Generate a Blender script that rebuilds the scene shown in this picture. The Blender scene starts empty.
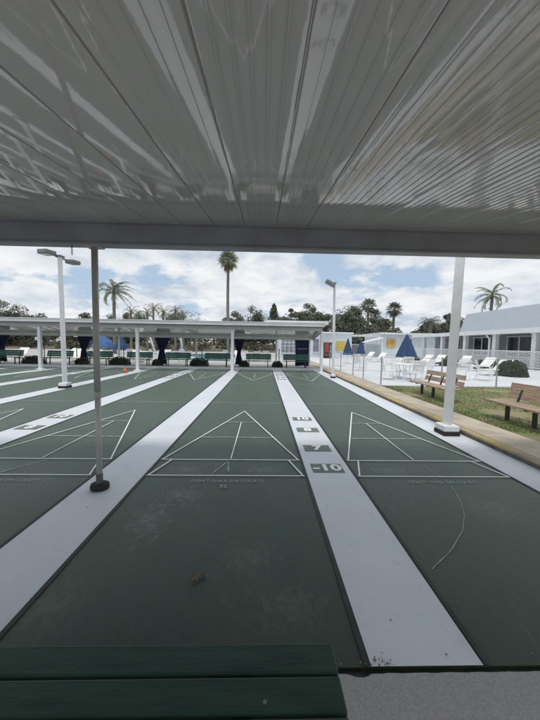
import bpy, bmesh, math, random
from mathutils import Vector, Matrix
R = math.radians
random.seed(7)
S = bpy.context.scene
COL = S.collection

# ------------------------------------------------------------------ camera
cam = bpy.data.cameras.new('camera'); co = bpy.data.objects.new('camera', cam); COL.objects.link(co)
pitch, yaw, roll = 0.058748, 0.024128, 0.016914
cp, sp, cy, sy = math.cos(pitch), math.sin(pitch), math.cos(yaw), math.sin(yaw)
F = Vector((sy*cp, cy*cp, -sp)); r0 = Vector((cy, -sy, 0)); u0 = r0.cross(F)
Rt = r0*math.cos(roll)+u0*math.sin(roll); Up = u0*math.cos(roll)-r0*math.sin(roll)
co.matrix_world = Matrix(((Rt.x, Up.x, -F.x, 0), (Rt.y, Up.y, -F.y, 0), (Rt.z, Up.z, -F.z, 1.6303), (0, 0, 0, 1)))
cam.sensor_fit = 'HORIZONTAL'; cam.sensor_width = 36; cam.lens = 36*272/540
cam.clip_start = 0.05; cam.clip_end = 2000
S.camera = co

# ------------------------------------------------------------------ world
W = bpy.data.worlds.new('World'); S.world = W; W.use_nodes = True
nt = W.node_tree; nt.nodes.clear()
SUN_EL, SUN_AZ = 74, 200          # degrees; azimuth clockwise from +Y (the court runs along +Y)
def N(t, typ, **kw):
    n = t.nodes.new(typ)
    for k, v in kw.items():
        if k.startswith('i_'): n.inputs[k[2:].replace('_', ' ')].default_value = v
        else: setattr(n, k, v)
    return n
L = lambda a, b: nt.links.new(a, b)
sky = N(nt, 'ShaderNodeTexSky', sky_type='NISHITA', sun_disc=False)
sky.sun_elevation = R(SUN_EL); sky.sun_rotation = R(SUN_AZ); sky.air_density = 1.0; sky.dust_density = 1.5
tc = N(nt, 'ShaderNodeTexCoord'); sx = N(nt, 'ShaderNodeSeparateXYZ'); L(tc.outputs['Generated'], sx.inputs[0])
zz = N(nt, 'ShaderNodeMath', operation='MAXIMUM'); L(sx.outputs[2], zz.inputs[0]); zz.inputs[1].default_value = 0.0
za = N(nt, 'ShaderNodeMath', operation='ADD'); L(zz.outputs[0], za.inputs[0]); za.inputs[1].default_value = 0.26
dx = N(nt, 'ShaderNodeMath', operation='DIVIDE'); L(sx.outputs[0], dx.inputs[0]); L(za.outputs[0], dx.inputs[1])
dy = N(nt, 'ShaderNodeMath', operation='DIVIDE'); L(sx.outputs[1], dy.inputs[0]); L(za.outputs[0], dy.inputs[1])
cx = N(nt, 'ShaderNodeCombineXYZ'); L(dx.outputs[0], cx.inputs[0]); L(dy.outputs[0], cx.inputs[1]); cx.inputs[2].default_value = 3.1
n1 = N(nt, 'ShaderNodeTexNoise', i_Scale=1.9, i_Detail=11.0, i_Roughness=0.58, i_Distortion=0.15); L(cx.outputs[0], n1.inputs['Vector'])
m1 = N(nt, 'ShaderNodeMapRange', interpolation_type='SMOOTHSTEP'); L(n1.outputs['Fac'], m1.inputs['Value'])
m1.inputs['From Min'].default_value = 0.37; m1.inputs['From Max'].default_value = 0.485
n2 = N(nt, 'ShaderNodeTexNoise', i_Scale=2.6, i_Detail=10.0, i_Roughness=0.6, i_Distortion=0.25)
ad = N(nt, 'ShaderNodeVectorMath', operation='ADD'); L(cx.outputs[0], ad.inputs[0]); ad.inputs[1].default_value = (4.2, 7.7, 1.3); L(ad.outputs[0], n2.inputs['Vector'])
cr = N(nt, 'ShaderNodeValToRGB'); L(n2.outputs['Fac'], cr.inputs[0])
e = cr.color_ramp.elements
e[0].position = 0.32; e[0].color = (5.2, 5.9, 6.8, 1)
e[1].position = 0.60; e[1].color = (9.0, 9.1, 9.2, 1)
em = cr.color_ramp.elements.new(0.47); em.color = (7.5, 7.9, 8.4, 1)
mx = N(nt, 'ShaderNodeMix', data_type='RGBA'); L(m1.outputs[0], mx.inputs['Factor'])
hz = N(nt, 'ShaderNodeMix', data_type='RGBA'); hz.inputs['Factor'].default_value = 0.70; L(sky.outputs[0], hz.inputs['A']); hz.inputs['B'].default_value = (5.2, 6.7, 8.4, 1)
L(hz.outputs['Result'], mx.inputs['A']); L(cr.outputs[0], mx.inputs['B'])
bg = N(nt, 'ShaderNodeBackground'); L(mx.outputs['Result'], bg.inputs[0]); bg.inputs[1].default_value = 0.08
wo = N(nt, 'ShaderNodeOutputWorld'); L(bg.outputs[0], wo.inputs[0])

# ------------------------------------------------------------------ sun, exposure
sl = bpy.data.lights.new('sun', 'SUN'); so = bpy.data.objects.new('sun', sl); COL.objects.link(so)
sl.energy = 1.5; sl.angle = R(10); sl.color = (1.0, 0.96, 0.9)
el, az = R(SUN_EL), R(SUN_AZ)
so.rotation_euler = Vector((math.sin(az)*math.cos(el), math.cos(az)*math.cos(el), math.sin(el))).to_track_quat('Z', 'Y').to_euler()
so.location = (0, -10, 40)
S.view_settings.view_transform = 'Standard'; S.view_settings.look = 'None'
S.view_settings.gamma = 1; S.view_settings.use_curve_mapping = False; S.view_settings.exposure = 0.34
S.render.engine = 'CYCLES'; S.cycles.use_denoising = True; S.cycles.max_bounces = 8; S.cycles.diffuse_bounces = 5

# ------------------------------------------------------------------ materials
def mat(name, col, rough=0.6, var=0.15, scale=6.0, bump=0.0, bscale=40.0, spec=0.5, metal=0.0, col2=None, stretch=(1, 1, 1), detail=4.0, island=0.0, transl=0.0, lo=.35, hi=.65):
    m = bpy.data.materials.new(name); m.use_nodes = True
    t = m.node_tree; b = t.nodes['Principled BSDF']
    b.inputs['Roughness'].default_value = rough; b.inputs['Metallic'].default_value = metal
    b.inputs['Specular IOR Level'].default_value = spec
    c2 = col2 or tuple(max(0, c*(1-var)) for c in col); c1 = col if col2 else tuple(min(1, c*(1+var)) for c in col)
    tc = t.nodes.new('ShaderNodeTexCoord'); mp = t.nodes.new('ShaderNodeMapping'); mp.inputs['Scale'].default_value = stretch
    t.links.new(tc.outputs['Object'], mp.inputs[0])
    n = t.nodes.new('ShaderNodeTexNoise'); n.inputs['Scale'].default_value = scale; n.inputs['Detail'].default_value = detail
    t.links.new(mp.outputs[0], n.inputs['Vector'])
    r = t.nodes.new('ShaderNodeValToRGB'); r.color_ramp.elements[0].position = lo; r.color_ramp.elements[1].position = hi
    r.color_ramp.elements[0].color = (*c2, 1); r.color_ramp.elements[1].color = (*c1, 1)
    t.links.new(n.outputs['Fac'], r.inputs[0])
    out = r.outputs[0]
    if island:
        g = t.nodes.new('ShaderNodeNewGeometry'); h = t.nodes.new('ShaderNodeHueSaturation')
        mr = t.nodes.new('ShaderNodeMapRange'); t.links.new(g.outputs['Random Per Island'], mr.inputs[0])
        mr.inputs['To Min'].default_value = 1-island; mr.inputs['To Max'].default_value = 1+island
        t.links.new(mr.outputs[0], h.inputs['Value']); t.links.new(out, h.inputs['Color']); out = h.outputs[0]
    t.links.new(out, b.inputs['Base Color'])
    if bump:
        n2 = t.nodes.new('ShaderNodeTexNoise'); n2.inputs['Scale'].default_value = bscale; n2.inputs['Detail'].default_value = 5
        t.links.new(mp.outputs[0], n2.inputs['Vector'])
        bp = t.nodes.new('ShaderNodeBump'); bp.inputs['Strength'].default_value = 1.0; bp.inputs['Distance'].default_value = bump
        t.links.new(n2.outputs['Fac'], bp.inputs['Height']); t.links.new(bp.outputs[0], b.inputs['Normal'])
    if transl:
        tr = t.nodes.new('ShaderNodeBsdfTranslucent'); t.links.new(out, tr.inputs[0])
        ms = t.nodes.new('ShaderNodeMixShader'); ms.inputs[0].default_value = transl
        t.links.new(b.outputs[0], ms.inputs[1]); t.links.new(tr.outputs[0], ms.inputs[2])
        t.links.new(ms.outputs[0], t.nodes['Material Output'].inputs[0])
    return m

M = {}
def mk(k, *a, **kw): M[k] = mat(k, *a, **kw)
mk('ceil', (.58, .58, .565), rough=.045, var=.05, scale=1.2, bump=.0008, bscale=3.6, spec=.85, stretch=(1, .9, 1))
mk('roof_out', (.62, .64, .66), rough=.4, var=.06, scale=2)
mk('fascia', (.70, .72, .73), rough=.5, var=.08, scale=1.5, stretch=(1, 1, 4))
mk('beam', (.31, .32, .36), rough=.42, var=.10, scale=3, bump=.0006, bscale=12)
mk('galv', (.50, .49, .475), rough=.45, var=.14, scale=9, metal=.1, bump=.0004, bscale=60, stretch=(1, 1, .4))
mk('galv_dark', (.13, .13, .13), rough=.6, var=.3, scale=20)
mk('rubber', (.018, .018, .02), rough=.75, var=.3, scale=30, bump=.001, bscale=60)
mk('white_paint', (.74, .76, .77), rough=.45, var=.06, scale=5, bump=.0005, bscale=25)
mk('white_metal', (.78, .79, .8), rough=.4, var=.05, scale=4)
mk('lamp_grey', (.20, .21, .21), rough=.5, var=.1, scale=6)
mk('lens', (.25, .27, .28), rough=.12, var=.1, scale=6)
mk('green_board', (.010, .034, .022), rough=.45, var=.3, scale=5, bump=.0010, bscale=16, stretch=(.9, 4, 4), detail=9)
mk('bench_green', (.032, .125, .092), rough=.5, var=.25, scale=4, stretch=(.6, 3, 3))
mk('bench_wood', (.36, .26, .195), rough=.75, var=.28, scale=7, bump=.002, bscale=12, stretch=(6, .5, 6))
mk('dark_metal', (.03, .032, .03), rough=.55, var=.2, scale=9)
mk('navy', (.018, .028, .075), rough=.85, var=.22, scale=5, bump=.002, bscale=30)
mk('umb_blue', (.038, .080, .18), rough=.85, var=.18, scale=5, transl=.15)
mk('umb_light', (.08, .18, .38), rough=.85, var=.15, scale=5, transl=.2)
mk('sling', (.76, .76, .73), rough=.8, var=.06, scale=6)
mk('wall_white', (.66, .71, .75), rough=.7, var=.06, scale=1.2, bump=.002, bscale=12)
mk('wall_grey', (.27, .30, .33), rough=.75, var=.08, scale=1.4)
mk('roof_blue', (.33, .37, .41), rough=.6, var=.06, scale=1.0, stretch=(1, 6, 1))
mk('glass', (.03, .035, .04), rough=.08, var=.3, scale=1.5, spec=.7)
mk('glass_grey', (.20, .23, .27), rough=.15, var=.2, scale=2)
mk('yellow', (.56, .43, .11), rough=.55, var=.12, scale=4)
mk('sign_ochre', (.62, .46, .20), rough=.6, var=.15, scale=3)
mk('orange', (.60, .30, .07), rough=.6, var=.1, scale=4)
mk('red', (.28, .06, .05), rough=.4, var=.2, scale=4)
mk('ball', (.55, .15, .06), rough=.6, var=.15, scale=20, bump=.0015, bscale=90)
mk('trunk', (.17, .14, .11), rough=.9, var=.3, scale=5, bump=.02, bscale=9, stretch=(1, 1, .5))
mk('palm_trunk', (.20, .18, .155), rough=.9, var=.25, scale=6, bump=.02, bscale=6, stretch=(.4, .4, 3))
mk('leaf_dark', (.20, .215, .165), rough=.6, var=.3, scale=.5, island=.45, transl=.48)
mk('leaf_mid', (.20, .22, .155), rough=.6, var=.3, scale=.5, island=.45, transl=.48)
mk('leaf_olive', (.24, .235, .13), rough=.7, var=.3, scale=.5, island=.4, transl=.48)
mk('leaf_wood', (.165, .16, .12), rough=.75, var=.5, scale=.16, island=.5, transl=.48)
mk('frond', (.24, .27, .175), rough=.55, var=.25, scale=.8, island=.35, transl=.48)
mk('frond_dark', (.19, .215, .16), rough=.6, var=.25, scale=.8, island=.35, transl=.48)
mk('frond_dry', (.28, .245, .14), rough=.7, var=.25, scale=.8, island=.3, transl=.48)
mk('dead_leaf', (.22, .165, .10), rough=.8, var=.4, scale=60)
mk('shrub', (.11, .12, .085), rough=.8, var=.3, scale=3, island=.4, transl=.48)
mk('grass_blade', (.14, .19, .055), rough=.7, var=.3, scale=1.3, island=.35, transl=.3)
mk('asphalt_line', (.74, .75, .74), rough=.55, var=.1, scale=12, lo=.3, hi=.5)
mk('word_worn', (.34, .37, .36), rough=.6, var=.45, scale=30)
mk('line_worn', (.42, .45, .44), rough=.6, var=.35, scale=25)
mk('num_green', (.13, .175, .145), rough=.6, var=.15, scale=10)
mk('edge_dark', (.022, .026, .025), rough=.6, var=.35, scale=9)
mk('yellow_curb', (.42, .32, .13), rough=.75, var=.2, scale=5, col2=(.26, .23, .18), bump=.003, bscale=25, stretch=(2, .6, 1), lo=.38, hi=.55)
mk('curb_side', (.10, .092, .08), rough=.85, var=.4, scale=7, bump=.004, bscale=30)
mk('sidewalk', (.42, .365, .29), rough=.85, var=.16, scale=2.2, bump=.003, bscale=60, detail=9)
mk('slab', (.35, .335, .33), rough=.85, var=.12, scale=110, bump=.006, bscale=26, detail=12)
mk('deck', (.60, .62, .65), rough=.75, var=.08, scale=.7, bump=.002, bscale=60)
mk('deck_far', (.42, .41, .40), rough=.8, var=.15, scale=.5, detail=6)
mk('fence_metal', (.36, .37, .37), rough=.5, var=.15, scale=12)
mk('slab_far', (.36, .35, .33), rough=.8, var=.12, scale=2)
mk('earth', (.12, .105, .078), rough=.9, var=.45, scale=.35, detail=8)
mk('grass_ground', (.095, .10, .045), rough=.9, var=.3, scale=.8, col2=(.15, .125, .065), bump=.02, bscale=20, detail=8)
mk('lawn', (.13, .175, .055), rough=.9, scale=1.1, col2=(.25, .215, .12), bump=.012, bscale=40, detail=8, lo=.42, hi=.68)
mk('water', (.16, .42, .48), rough=.08, var=.12, scale=.8, bump=.01, bscale=2.5)
mk('wire', (.45, .46, .47), rough=.5, var=.1, scale=9)

COURT_SHEEN = .30
def court_mat():
    m = mat('court', (.026, .041, .029), rough=.48, var=.10, scale=1.1, detail=10, bump=.0007, bscale=160, spec=.35)
    t = m.node_tree; b = t.nodes['Principled BSDF']
    b.inputs['Sheen Weight'].default_value = COURT_SHEEN; b.inputs['Sheen Roughness'].default_value = .45; b.inputs['Sheen Tint'].default_value = (.76, 1, .82, 1)
    src = b.inputs['Base Color'].links[0].from_socket
    tc = [n for n in t.nodes if n.type == 'TEX_COORD'][0]
    def scuff(sc, st, lo, hi, amt, col, src, off=(0, 0, 0), gate=None):
        mp = t.nodes.new('ShaderNodeMapping'); mp.inputs['Scale'].default_value = st; mp.inputs['Location'].default_value = off
        t.links.new(tc.outputs['Object'], mp.inputs[0])
        n = t.nodes.new('ShaderNodeTexNoise'); n.inputs['Scale'].default_value = sc; n.inputs['Detail'].default_value = 9; n.inputs['Roughness'].default_value = .68
        t.links.new(mp.outputs[0], n.inputs['Vector'])
        mr = t.nodes.new('ShaderNodeMapRange'); t.links.new(n.outputs['Fac'], mr.inputs[0])
        mr.inputs['From Min'].default_value = lo; mr.inputs['From Max'].default_value = hi; mr.inputs['To Max'].default_value = amt
        mx = t.nodes.new('ShaderNodeMix'); mx.data_type = 'RGBA'
        fac = mr.outputs[0]
        if gate:
            g = t.nodes.new('ShaderNodeTexNoise'); g.inputs['Scale'].default_value = gate; g.inputs['Detail'].default_value = 2
            t.links.new(tc.outputs['Object'], g.inputs['Vector'])
            gr = t.nodes.new('ShaderNodeMapRange'); t.links.new(g.outputs['Fac'], gr.inputs[0]); gr.inputs['From Min'].default_value = .48; gr.inputs['From Max'].default_value = .62
            mu = t.nodes.new('ShaderNodeMath'); mu.operation = 'MULTIPLY'; t.links.new(fac, mu.inputs[0]); t.links.new(gr.outputs[0], mu.inputs[1]); fac = mu.outputs[0]
        t.links.new(fac, mx.inputs['Factor']); t.links.new(src, mx.inputs['A']); mx.inputs['B'].default_value = (*col, 1)
        return mx.outputs['Result']
    s = scuff(2.2, (1, .45, 1), .47, .72, .55, (.046, .062, .049), src)                # broad wear
    s = scuff(.9, (1, .5, 1), .55, .72, .7, (.020, .025, .021), s, (3, 1, 0))         # darker, less worn paint
    s = scuff(14, (1, .5, 1), .55, .74, .36, (.19, .22, .20), s, (9, 2, 0), gate=1.1)
    s = scuff(5, (1, .22, 1), .56, .76, .35, (.018, .022, .019), s, (2, 7, 0), gate=.7)
    s = scuff(38, (1, .8, 1), .50, .80, .28, (.085, .105, .09), s, (6, 3, 0))   # pale chalky scuffs
    s = scuff(60, (1, 1, 1), .66, .74, .55, (.24, .26, .25), s, (1, 5, 0), gate=2.0)     # specks
    def patch(c, rx, ry, amt, src, col=(.17, .20, .175), sc=16):
        vs = t.nodes.new('ShaderNodeVectorMath'); vs.operation = 'SUBTRACT'; vs.inputs[1].default_value = (c[0], c[1], 0); t.links.new(tc.outputs['Object'], vs.inputs[0])
        vm = t.nodes.new('ShaderNodeVectorMath'); vm.operation = 'MULTIPLY'; vm.inputs[1].default_value = (1/rx, 1/ry, 0); t.links.new(vs.outputs[0], vm.inputs[0])
        le = t.nodes.new('ShaderNodeVectorMath'); le.operation = 'LENGTH'; t.links.new(vm.outputs[0], le.inputs[0])
        n = t.nodes.new('ShaderNodeTexNoise'); n.inputs['Scale'].default_value = sc; n.inputs['Detail'].default_value = 10; n.inputs['Roughness'].default_value = .75; t.links.new(tc.outputs['Object'], n.inputs['Vector'])
        a = t.nodes.new('ShaderNodeMath'); a.operation = 'MULTIPLY_ADD'; t.links.new(le.outputs['Value'], a.inputs[0]); a.inputs[1].default_value = -.22; t.links.new(n.outputs['Fac'], a.inputs[2])
        mr = t.nodes.new('ShaderNodeMapRange'); t.links.new(a.outputs[0], mr.inputs[0]); mr.inputs['From Min'].default_value = .33; mr.inputs['From Max'].default_value = .52; mr.inputs['To Max'].default_value = amt
        mx = t.nodes.new('ShaderNodeMix'); mx.data_type = 'RGBA'; t.links.new(mr.outputs[0], mx.inputs['Factor']); t.links.new(src, mx.inputs['A']); mx.inputs['B'].default_value = (*col, 1)
        return mx.outputs['Result']
    for c, rx, ry, amt in (((-1.02, 2.45), .26, .34, .42), ((-.85, 2.85), .3, .2, .4), ((-.98, 3.43), .36, .16, .4), ((.05, 3.43), .36, .15, .4), ((-.1, 2.0), .35, .25, .2),
                           ((2.3, 1.75), .3, .25, .5), ((1.7, 3.43), .4, .15, .35), ((2.4, 2.6), .35, .3, .25), ((-3.4, 3.43), .4, .16, .4), ((-2.6, 3.2), .4, .3, .3), ((.2, 1.6), .3, .2, .2), ((-1.3, 1.6), .3, .2, .2)):
        s = patch(c, rx, ry, amt, s)
    t.links.new(s, b.inputs['Base Color'])
    return m
M['court'] = court_mat()
def strip_mat():
    m = mat('strip_paint', (.62, .65, .69), rough=.5, var=.045, scale=1.6, detail=8, bump=.0006, bscale=120)
    t = m.node_tree; b = t.nodes['Principled BSDF']; src = b.inputs['Base Color'].links[0].from_socket
    tc = [n for n in t.nodes if n.type == 'TEX_COORD'][0]
    n = t.nodes.new('ShaderNodeTexNoise'); n.inputs['Scale'].default_value = 5; n.inputs['Detail'].default_value = 12; n.inputs['Roughness'].default_value = .78
    t.links.new(tc.outputs['Object'], n.inputs['Vector'])
    mr = t.nodes.new('ShaderNodeMapRange'); t.links.new(n.outputs['Fac'], mr.inputs[0]); mr.inputs['From Min'].default_value = .54; mr.inputs['From Max'].default_value = .78; mr.inputs['To Max'].default_value = .6
    mx = t.nodes.new('ShaderNodeMix'); mx.data_type = 'RGBA'; t.links.new(mr.outputs[0], mx.inputs['Factor']); t.links.new(src, mx.inputs['A']); mx.inputs['B'].default_value = (.40, .39, .37, 1)
    t.links.new(mx.outputs['Result'], b.inputs['Base Color'])
    return m
M['strip'] = strip_mat()

# ------------------------------------------------------------------ mesh builder
class MB:
    def __init__(s): s.v = []; s.f = []; s.sm = False
    def add(s, vs, fs):
        o = len(s.v); s.v += [tuple(v) for v in vs]; s.f += [tuple(i+o for i in f) for f in fs]; return s
    def box(s, c, d, rot=None, bev=0.0):
        x, y, z = d[0]/2, d[1]/2, d[2]/2
        if bev > 0:
            b = min(bev, x*.9, y*.9, z*.9); vs = []; fs = []
            bm = bmesh.new(); bmesh.ops.create_cube(bm, size=1)
            for v in bm.verts: v.co = Vector((v.co.x*2*x, v.co.y*2*y, v.co.z*2*z))
            bmesh.ops.bevel(bm, geom=bm.edges[:], offset=b, segments=2, affect='EDGES', profile=.5)
            bm.verts.index_update(); vs = [v.co.copy() for v in bm.verts]; fs = [[v.index for v in f.verts] for f in bm.faces]; bm.free()
        else:
            vs = [Vector((i*x, j*y, k*z)) for i in (-1, 1) for j in (-1, 1) for k in (-1, 1)]
            fs = [(0, 1, 3, 2), (4, 6, 7, 5), (0, 4, 5, 1), (2, 3, 7, 6), (0, 2, 6, 4), (1, 5, 7, 3)]
        if rot is not None: vs = [rot @ v for v in vs]
        c = Vector(c); return s.add([v+c for v in vs], fs)
    def sheet(s, x0, x1, y0, y1, z): return s.add([(x0, y0, z), (x1, y0, z), (x1, y1, z), (x0, y1, z)], [(0, 1, 2, 3)])
    def line(s, a, b, w, z):
        a = Vector((*a, 0)); b = Vector((*b, 0)); d = (b-a).normalized(); n = Vector((-d.y, d.x, 0))*w/2
        return s.add([(p.x, p.y, z) for p in (a-n, b-n, b+n, a+n)], [(0, 1, 2, 3)])
    def bar(s, a, b, w, h=None):
        a, b = Vector(a), Vector(b); d = b-a; q = d.to_track_quat('Y', 'Z').to_matrix()
        return s.box((a+b)/2, (w, d.length, h or w), q)
    def tube(s, pts, rad, n=10, cap=True):
        pts = [Vector(p) for p in pts]; rad = rad if isinstance(rad, (list, tuple)) else [rad]*len(pts)
        o = len(s.v); up = Vector((0, 0, 1)); px = None
        for i, p in enumerate(pts):
            d = (pts[min(i+1, len(pts)-1)]-pts[max(i-1, 0)]).normalized()
            x = d.cross(up) if px is None else px-d*px.dot(d)
            if x.length < 1e-4: x = d.cross(Vector((0, 1, 0)))
            x.normalize(); px = x; y = d.cross(x)
            for k in range(n):
                a = 2*math.pi*k/n; s.v.append(tuple(p+(x*math.cos(a)+y*math.sin(a))*rad[i]))
        for i in range(len(pts)-1):
            for k in range(n):
                k2 = (k+1) % n; s.f.append((o+i*n+k, o+i*n+k2, o+(i+1)*n+k2, o+(i+1)*n+k))
        if cap:
            s.f.append(tuple(o+k for k in reversed(range(n)))); s.f.append(tuple(o+(len(pts)-1)*n+k for k in range(n)))
        return s
    def lathe(s, c, prof, n=20, ex=1.0, ey=1.0, wob=None):
        o = len(s.v); c = Vector(c)
        for r, z in prof:
            for k in range(n):
                a = 2*math.pi*k/n; q = r*(wob(k, z) if wob else 1); s.v.append((c.x+q*ex*math.cos(a), c.y+q*ey*math.sin(a), c.z+z))
        for i in range(len(prof)-1):
            for k in range(n):
                k2 = (k+1) % n; s.f.append((o+i*n+k, o+i*n+k2, o+(i+1)*n+k2, o+(i+1)*n+k))
        s.f.append(tuple(o+k for k in reversed(range(n)))); s.f.append(tuple(o+(len(prof)-1)*n+k for k in range(n)))
        return s
    def prism(s, poly, axis, a, b):   # poly of 2D points extruded along axis ('x': (y,z) points)
        n = len(poly); P = lambda t, p: (t, p[0], p[1]) if axis == 'x' else ((p[0], t, p[1]) if axis == 'y' else (p[0], p[1], t))
        vs = [P(a, p) for p in poly]+[P(b, p) for p in poly]
        return s.add(vs, [tuple(range(n))[::-1], tuple(range(n, 2*n))]+[(i, (i+1) % n, n+(i+1) % n, n+i) for i in range(n)])
    def build(s, name, m, parent=None, smooth=False, loc=None):
        me = bpy.data.meshes.new(name); me.from_pydata(s.v, [], s.f); me.update()
        bm = bmesh.new(); bm.from_mesh(me); bmesh.ops.recalc_face_normals(bm, faces=bm.faces[:]) if len(bm.faces) < 6000 else None; bm.to_mesh(me); bm.free()
        me.materials.append(M[m] if isinstance(m, str) else m)
        if smooth:
            for p in me.polygons: p.use_smooth = True
        o = bpy.data.objects.new(name, me); COL.objects.link(o)
        if parent is not None: o.parent = parent
        if loc: o.location = loc
        return o

def tag(o, label, cat, group=None):
    o['label'] = label; o['category'] = cat
    if group: o['group'] = group
    return o
def thing(name, label, cat, loc=(0, 0, 0), rz=0, group=None):
    o = bpy.data.objects.new(name, None); COL.objects.link(o); o.location = loc; o.rotation_euler = (0, 0, rz)
    o.empty_display_size = .3
    return tag(o, label, cat, group)
def struct(mb, name, m, kind='structure', **k):
    o = mb.build(name, m, **k); o['kind'] = kind; return o
KIDS = {}
def dup(root, loc, rz, label, group=None, sc=None):
    r = root.copy(); COL.objects.link(r); r.location = loc; r.rotation_euler = (0, 0, rz); r['label'] = label
    if group: r['group'] = group
    if sc: r.scale = sc
    for ch in [o for o in COL.objects if o.parent == root]:
        c = ch.copy(); COL.objects.link(c); c.parent = r
        for g in [o for o in COL.objects if o.parent == ch]:
            d = g.copy(); COL.objects.link(d); d.parent = c
    return r

# ------------------------------------------------------------------ court geometry
FT = .3048
PITCH = 2.595; C0 = -.435; HW = .985; TW = .946
Y0 = 1.275; Y1 = Y0+52*FT
lanes = list(range(-11, 2))
lc = lambda k: C0+PITCH*k
XL = lc(-11)-HW-.6; XR = 3.72
vy = lambda ft, far=False: (Y1-ft*FT) if far else (Y0+ft*FT)

# setting: ground and surfaces
struct(MB().sheet(-400, 400, -200, 900, -.02), 'ground', 'grass_ground')
struct(MB().sheet(XL-.5, XR, Y0, Y1, 0), 'court_surface', 'court')
strips = MB()
for k in range(-12, 1): strips.sheet(lc(k)+HW+.022, lc(k+1)-HW-.022, Y0, Y1, .004)
strips.sheet(lc(1)+HW+.022, XR, Y0, Y1, .004)
struct(strips, 'court_divider_strips', 'strip')
edges = MB()
for k in range(-12, 2):
    for x in ((lc(k)+HW,) if k == -12 else (lc(k)-HW, lc(k)+HW)):
        ys = [Y0+i*(Y1-Y0)/160 for i in range(161)]
        for i in range(160):
            w = .0125+.0015*math.sin(i*.7+k)+.003*random.random()
            edges.sheet(x-w, x+w, ys[i], ys[i+1], .008)
struct(edges, 'court_edge_joints', 'edge_dark')
ln = MB(); LW = .022
worn = MB()
for k in lanes:
    c = lc(k)
    for far in (False, True):
        z = .012
        hw = lambda u: c+u*TW
        y = lambda ft: vy(ft, far)
        ln.line((hw(-1), y(8)), (hw(0), y(17)), LW, z); ln.line((hw(1), y(8)), (hw(0), y(17)), LW, z+.0012)
        ln.line((hw(-1.02), y(6.5)), (hw(1.02), y(6.5)), LW*.8, z+.0024)
        ln.line((hw(-1.02), y(8)), (hw(1.02), y(8)), LW*.8, z+.0024)
        worn.line((hw(-.64), y(11)), (hw(.64), y(11)), LW*.75, z)
        worn.line((hw(-.31), y(14)), (hw(.31), y(14)), LW*.75, z)
        ln.line((c, y(8.1)), (c, y(14)), LW*.7, z+.0036)
        ln.line((hw(-1), y(6.5)), (hw(-.85), y(8)), LW, z+.0036); ln.line((hw(1), y(6.5)), (hw(.85), y(8)), LW, z+.0036)
        worn.line((c-HW+.03, y(20)), (c+HW-.03, y(20)), LW*.75, z)
struct(ln, 'court_lines', 'asphalt_line'); struct(worn, 'court_faded_lines', 'line_worn')

# numbers and words painted on the court
def text_mesh(s, size, off=0.0):
    cu = bpy.data.curves.new('lettering', 'FONT'); cu.body = s; cu.size = size; cu.align_x = 'CENTER'; cu.align_y = 'CENTER'; cu.offset = off; cu.resolution_u = 3
    o = bpy.data.objects.new('lettering', cu); COL.objects.link(o)
    dg = bpy.context.evaluated_depsgraph_get(); me = bpy.data.meshes.new_from_object(o.evaluated_get(dg))
    bpy.data.objects.remove(o)
    vs = [v.co.copy() for v in me.vertices]; fs = [tuple(p.vertices) for p in me.polygons]
    bpy.data.meshes.remove(me); return vs, fs
boxes = MB(); digits = MB()
nums = [('10', 15), ('8', 12.5), ('7', 9.5), ('-10', 7.25)]
tm = {s: text_mesh(s, .25, .010) for s, _ in nums}
for k in range(-10, 2, 2):
    xc = (lc(k)+lc(k+1))/2
    for far in (False, True):
        for s, ft in nums:
            yc = vy(ft, far); boxes.sheet(xc-.205, xc+.205, yc-.125, yc+.125, .009)
            vs, fs = tm[s]; g = -1 if far else 1
            digits.add([(xc+g*v.x*1.15, yc+g*v.y*1.0, .013) for v in vs], fs)
struct(boxes, 'court_number_panels', 'num_green'); struct(digits, 'court_numbers', 'asphalt_line')
words = MB()
wv, wf = text_mesh("DON'T WALK ON COURTS", .09, -.001)
w_ = max(v.x for v in wv)-min(v.x for v in wv)
for k in lanes: words.add([(lc(k)+.03+v.x*.84/w_, vy(6.5)-.13+v.y, .009) for v in wv], wf)
struct(words, 'court_lettering', 'word_worn')
nv, nf = text_mesh('25', .10); struct(MB().add([(lc(0)+.0+v.x, vy(6.5)-.25+v.y, .009) for v in nv], nf), 'court_lane_number', 'word_worn')

# cracks and chalk marks on the court
def ribbon(pts, w, z, mb, jit=.012):
    P = []
    for i in range(len(pts)-1):
        for t in range(6):
            u = t/6; P.append((pts[i][0]*(1-u)+pts[i+1][0]*u+random.uniform(-jit, jit), pts[i][1]*(1-u)+pts[i+1][1]*u+random.uniform(-jit, jit)))
    P.append(pts[-1])
    for i in range(len(P)-1): mb.line(P[i], P[i+1], w*random.uniform(.6, 1.3), z)
cr_ = MB()
CRK = [(2.21, 3.55), (2.24, 3.27), (2.22, 3.03), (2.12, 2.77), (1.98, 2.51), (1.78, 2.27), (1.54, 2.06), (1.26, 1.87)]
ribbon(CRK, .0045, .008, cr_, .0025)
ribbon([(-.47, 3.66), (-.62, 3.30)], .012, .0085, cr_, .004); ribbon([(-.46, 3.66), (-.42, 3.36)], .012, .0085, cr_, .004)
ribbon([(-2.9, 3.72), (-3.25, 3.25)], .012, .0085, cr_, .004)
cr_f = MB()
for _ in range(7):
    k = random.choice((0, 0, 1, 1, -1)); x = lc(k)+random.uniform(-.8, .8); yy = random.uniform(1.5, 3.2); a = random.uniform(-.6, .9); l = random.uniform(.05, .22)
    ribbon([(x, yy), (x+l*.5*math.cos(a), yy+l*.3*math.sin(a)+.006), (x+l*math.cos(a), yy+l*math.sin(a)*.6)], .0020, .0082, cr_f, .003)
struct(cr_, 'court_cracks', 'line_worn'); struct(cr_f, 'court_scratches', 'word_worn')

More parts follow.
